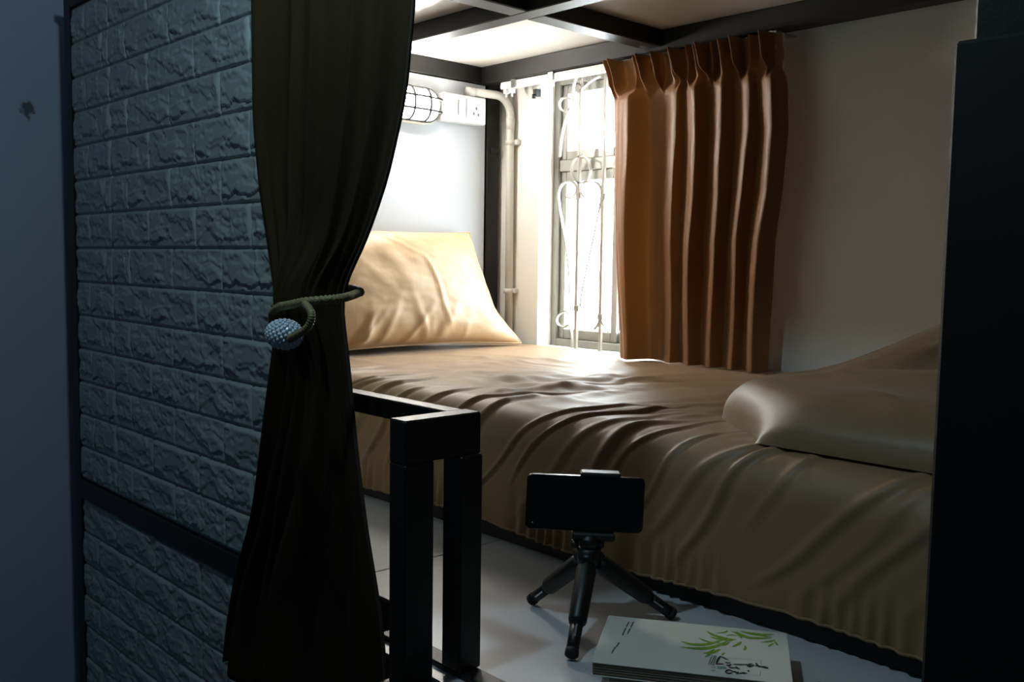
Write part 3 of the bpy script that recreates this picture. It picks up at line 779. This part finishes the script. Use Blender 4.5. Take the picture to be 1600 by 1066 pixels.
# clamp belongs to the tripod: jaws above and below the phone, spine behind it
cl_root = Matrix.Translation(PC) @ Matrix.Rotation(ang, 4, 'Z') @ Matrix.Rotation(math.radians(1.6), 4, 'Y')
def clampbox(name, *a, m='plastic_black'):
    o = MB().box(*a).build(name, m, tp); o.matrix_parent_inverse = Matrix.Translation(-tp.location) @ cl_root; return o
clampbox('clamp_jaw', -.008, .046, -.010, .012, .0382, .0440, .002)
clampbox('clamp_jaw', -.016, .042, -.012, .014, -.0490, -.0384, .0025)
clampbox('clamp_spine', .000, .036, .0052, .0130, -.040, .040, .002)
clampbox('clamp_mount', -.004, .028, -.008, .014, -.060, -.0492, .002)
clampbox('pivot', .004, .020, -.007, .010, -.068, -.0602, .002)

# ------------------------------------------------------------------ books
th_b = math.atan2(.122, .185)
def book(name, label, w_, h_, z0, z1, loc, rz, cov, soft=.0006):
    root = thing(name, label, 'book', (loc[0], loc[1], z0), rz, 'books on the bunk floor')
    H = z1-z0
    MB().box(.002, w_-.002, .002, h_-.002, soft, H-soft).build('pages', 'paper', root)
    MB().box(0, w_, 0, h_, H-soft, H, .0002).build('front_cover', cov, root)
    MB().box(0, w_, 0, h_, 0, soft, .0002).build('back_cover', cov, root)
    MB().box(0, w_, h_-.0012, h_, soft, H-soft).build('spine', cov, root)
    for k in range(1, 5):                              # sections of the page block
        z = soft+(H-2*soft)*k/5
        MB().box(.0012, w_-.0012, .0010, .002, z-.0004, z+.0004).build('page_section', 'paper', root)
    return root
bk2 = book('book', 'ivory paperback lying underneath the bamboo-print book', .196, .140, .0, .024, (-.688, .803), th_b+.03, 'cover2')
bk = book('book', 'white paperback with green bamboo leaves and black brush lettering on its cover', .2216, .149, .0242, .040, (-.702, .79), th_b, 'cover')
ZC = .0158
def ribbon_print(pts, w0, w1, w2):
    p = np.array(pts, float); q = []
    n = 10 if len(p) > 2 else 2
    ts = np.linspace(0, len(p)-1, n*(len(p)-1)+1)
    for tt in ts:
        i = min(int(tt), len(p)-2); s_ = tt-i
        a0, a1, a2, a3 = p[max(i-1, 0)], p[i], p[i+1], p[min(i+2, len(p)-1)]
        q.append(.5*((2*a1)+(-a0+a2)*s_+(2*a0-5*a1+4*a2-a3)*s_**2+(-a0+3*a1-3*a2+a3)*s_**3))
    q = np.array(q); tg = np.gradient(q, axis=0); tg /= np.linalg.norm(tg, axis=1)[:, None]+1e-9
    nn = np.stack([-tg[:, 1], tg[:, 0]], -1); f_ = np.linspace(0, 1, len(q))
    wd = np.where(f_ < .5, w0+(w1-w0)*np.sin(f_*PI), w2+(w1-w2)*np.sin(f_*PI))
    P = np.zeros((len(q), 2, 3)); P[:, 0, :2] = q-nn*wd[:, None]/2; P[:, 1, :2] = q+nn*wd[:, None]/2
    return P
def print_layer(name, m, strokes, z, w0, w1, w2):
    b = MB()
    for i, s_ in enumerate(strokes):
        L_ = float(np.linalg.norm(np.diff(np.array(s_), axis=0), axis=1).sum()); wm = min(w1, .0012+.13*L_) if w1 > .005 and w0 < w1 else w1
        P = ribbon_print(s_, w0, wm, w2); P[..., 2] = z+.00001*i; P = np.clip(P, [.001, .001, 0], [.2206, .148, 1]); b.grid(P[:, ::-1], smooth=False)
    o = b.build(name, m, bk); o['kind'] = 'stuff'; return o
LEAVES = [[(.0971, .0708), (.1167, .0708), (.1347, .0811), (.1508, .1033)], [(.0961, .0882), (.1089, .0821), (.1273, .0872), (.1466, .1077)], [(.1163, .1035), (.1292, .0945), (.1426, .0955)], [(.1249, .1288), (.1337, .1182), (.1444, .1127), (.159, .1111)], [(.1297, .1114), (.1424, .1065), (.1611, .1117)], [(.1367, .1248), (.1462, .1303), (.1503, .1373)], [(.1485, .1195), (.1547, .1241), (.1631, .1235)], [(.1546, .137), (.1631, .1292), (.1673, .1162)], [(.1599, .137), (.1757, .1213), (.2028, .1274)], [(.1652, .14), (.1811, .1342), (.2029, .1303)], [(.1758, .1385), (.1916, .1357), (.2064, .1398)], [(.19, .11), (.1994, .1153), (.2068, .1229)], [(.1979, .0985), (.2012, .1062), (.2044, .1112)], [(.2057, .1184), (.2075, .112), (.2093, .1057)], [(.1561, .087), (.1622, .0955), (.1668, .1063)], [(.1698, .0802), (.1714, .0872), (.1711, .0952)], [(.1232, .0595), (.1302, .0627), (.1359, .0748)], [(.1283, .057), (.1352, .0654), (.1425, .0766)], [(.1256, .0486), (.1294, .0547), (.1312, .063)], [(.1418, .0871), (.1478, .0915), (.1529, .1011)], [(.1444, .0575), (.1463, .0632), (.1477, .0675)], [(.136, .1132), (.1487, .1055), (.157, .1078)]]
INK = [[(.139, .031), (.1407, .0451), (.1434, .056)], [(.1434, .0547), (.1475, .0508), (.1525, .0471)], [(.1395, .0311), (.1439, .0335), (.1478, .0334)], [(.1487, .0398), (.1516, .0381), (.1546, .0402)], [(.1502, .0328), (.1527, .0311), (.1556, .0355)], [(.1575, .0361), (.1653, .0375), (.1731, .0391)], [(.1712, .0398), (.175, .0384), (.1799, .0361)], [(.1731, .0342), (.176, .0411), (.179, .0432)], [(.175, .0323), (.1779, .0368), (.1809, .0412)], [(.1829, .0467), (.1848, .0398), (.1866, .0355)], [(.1818, .039), (.1876, .0382), (.1962, .0345)], [(.1896, .0387), (.1929, .0384), (.1962, .0357)], [(.1527, .0274), (.1557, .0258), (.1605, .0271)], [(.1605, .0308), (.1624, .0265), (.1653, .0244)], [(.1491, .0133), (.1528, .019), (.1567, .0177)], [(.1496, .0122), (.153, .0096), (.1568, .0125)], [(.1558, .0175), (.1582, .0157), (.1606, .0176)], [(.1606, .0164), (.1625, .0122), (.1634, .0172)], [(.1644, .0127), (.1682, .0149), (.173, .0162)], [(.1687, .0174), (.1696, .0153), (.1706, .0132)], [(.1735, .0235), (.1744, .0226), (.1757, .0229)]]
BOXL = [[(.1455, .054), (.1894, .0547)], [(.1894, .0547), (.1883, .0457)], [(.1879, .0262), (.1867, .013)], [(.1867, .013), (.1749, .0132)]]
GREY = [[(.1339, .056), (.1303, .0274)], [(.1364, .0554), (.1328, .0268)], [(.138, .0545), (.1357, .0264)], [(.1342, .0127), (.139, .0129)], [(.1334, .0209), (.1393, .022)]]
TXT = [[(.0282, .1319), (.027, .1162)], [(.0266, .1108), (.0255, .0868)], [(.0337, .1335), (.0325, .1151)], [(.0321, .1112), (.031, .0935)], [(.0242, .0626), (.0228, .0495)], [(.0216, .0482), (.0197, .0295)]]
print_layer('leaf_print', 'leafprint', LEAVES, ZC+.0001, .0006, .0078, .0010)
print_layer('seal_print', 'jadeink', [[(.1402, .0228), (.1504, .0251)]], ZC+.0001, .008, .008, .008)
print_layer('title_print', 'ink', INK, ZC+.0004, .0014, .0028, .0010)
print_layer('frame_print', 'greyink', BOXL, ZC+.0003, .0004, .0004, .0004)
def dashes(lines, n_per=.0022):
    out = []
    r = random.Random(4)
    for a, c in lines:
        a, c = np.array(a), np.array(c); L = np.linalg.norm(c-a); n = max(2, int(L/n_per)); d = (c-a)/n
        for i in range(n):
            out.append([tuple(a+d*i), tuple(a+d*(i+r.uniform(.55, .9)))])
    return out
print_layer('caption_print', 'greyink', dashes(GREY), ZC+.0003, .0014, .0014, .0014)
print_layer('author_print', 'ink', dashes(TXT), ZC+.0003, .0015, .0015, .0015)
# brown ribbon end beside the books
rb = MB()
n = 24; P = np.zeros((n, 2, 3))
for i in range(n):
    s_ = i/(n-1); x = -.5+.0; c = np.array([-.530+.040*s_, 1.000-.085*s_+.008*math.sin(s_*7), .004+.020*math.sin(s_*PI)*(1-.4*s_)])
    P[i, 0] = c+[-.006, -.004, .002*math.sin(s_*9)]; P[i, 1] = c+[.006, .005, .003*math.cos(s_*8)]
rb.grid(P); o = tag(rb.build('ribbon', 'ribbon'), 'small brown ribbon lying beside the right end of the books', 'ribbon'); solid(o, .0012)

# ------------------------------------------------------------------ aisle lamp fixture (above the picture)
al = thing('aisle_lamp', 'small white pendant lamp over the aisle, above the picture', 'ceiling lamp', (LAMP_AISLE[0], LAMP_AISLE[1], 1.8))
b = MB(); b.tube([(LAMP_AISLE[0], LAMP_AISLE[1], z) for z in (1.80, 1.30)], .006, 12); wbuild(b, 'stem', 'socket', al)
b = MB(); b.tube([(LAMP_AISLE[0], LAMP_AISLE[1], z) for z in (1.30, 1.284)], [.03, .06], 24); wbuild(b, 'shade', 'socket', al)
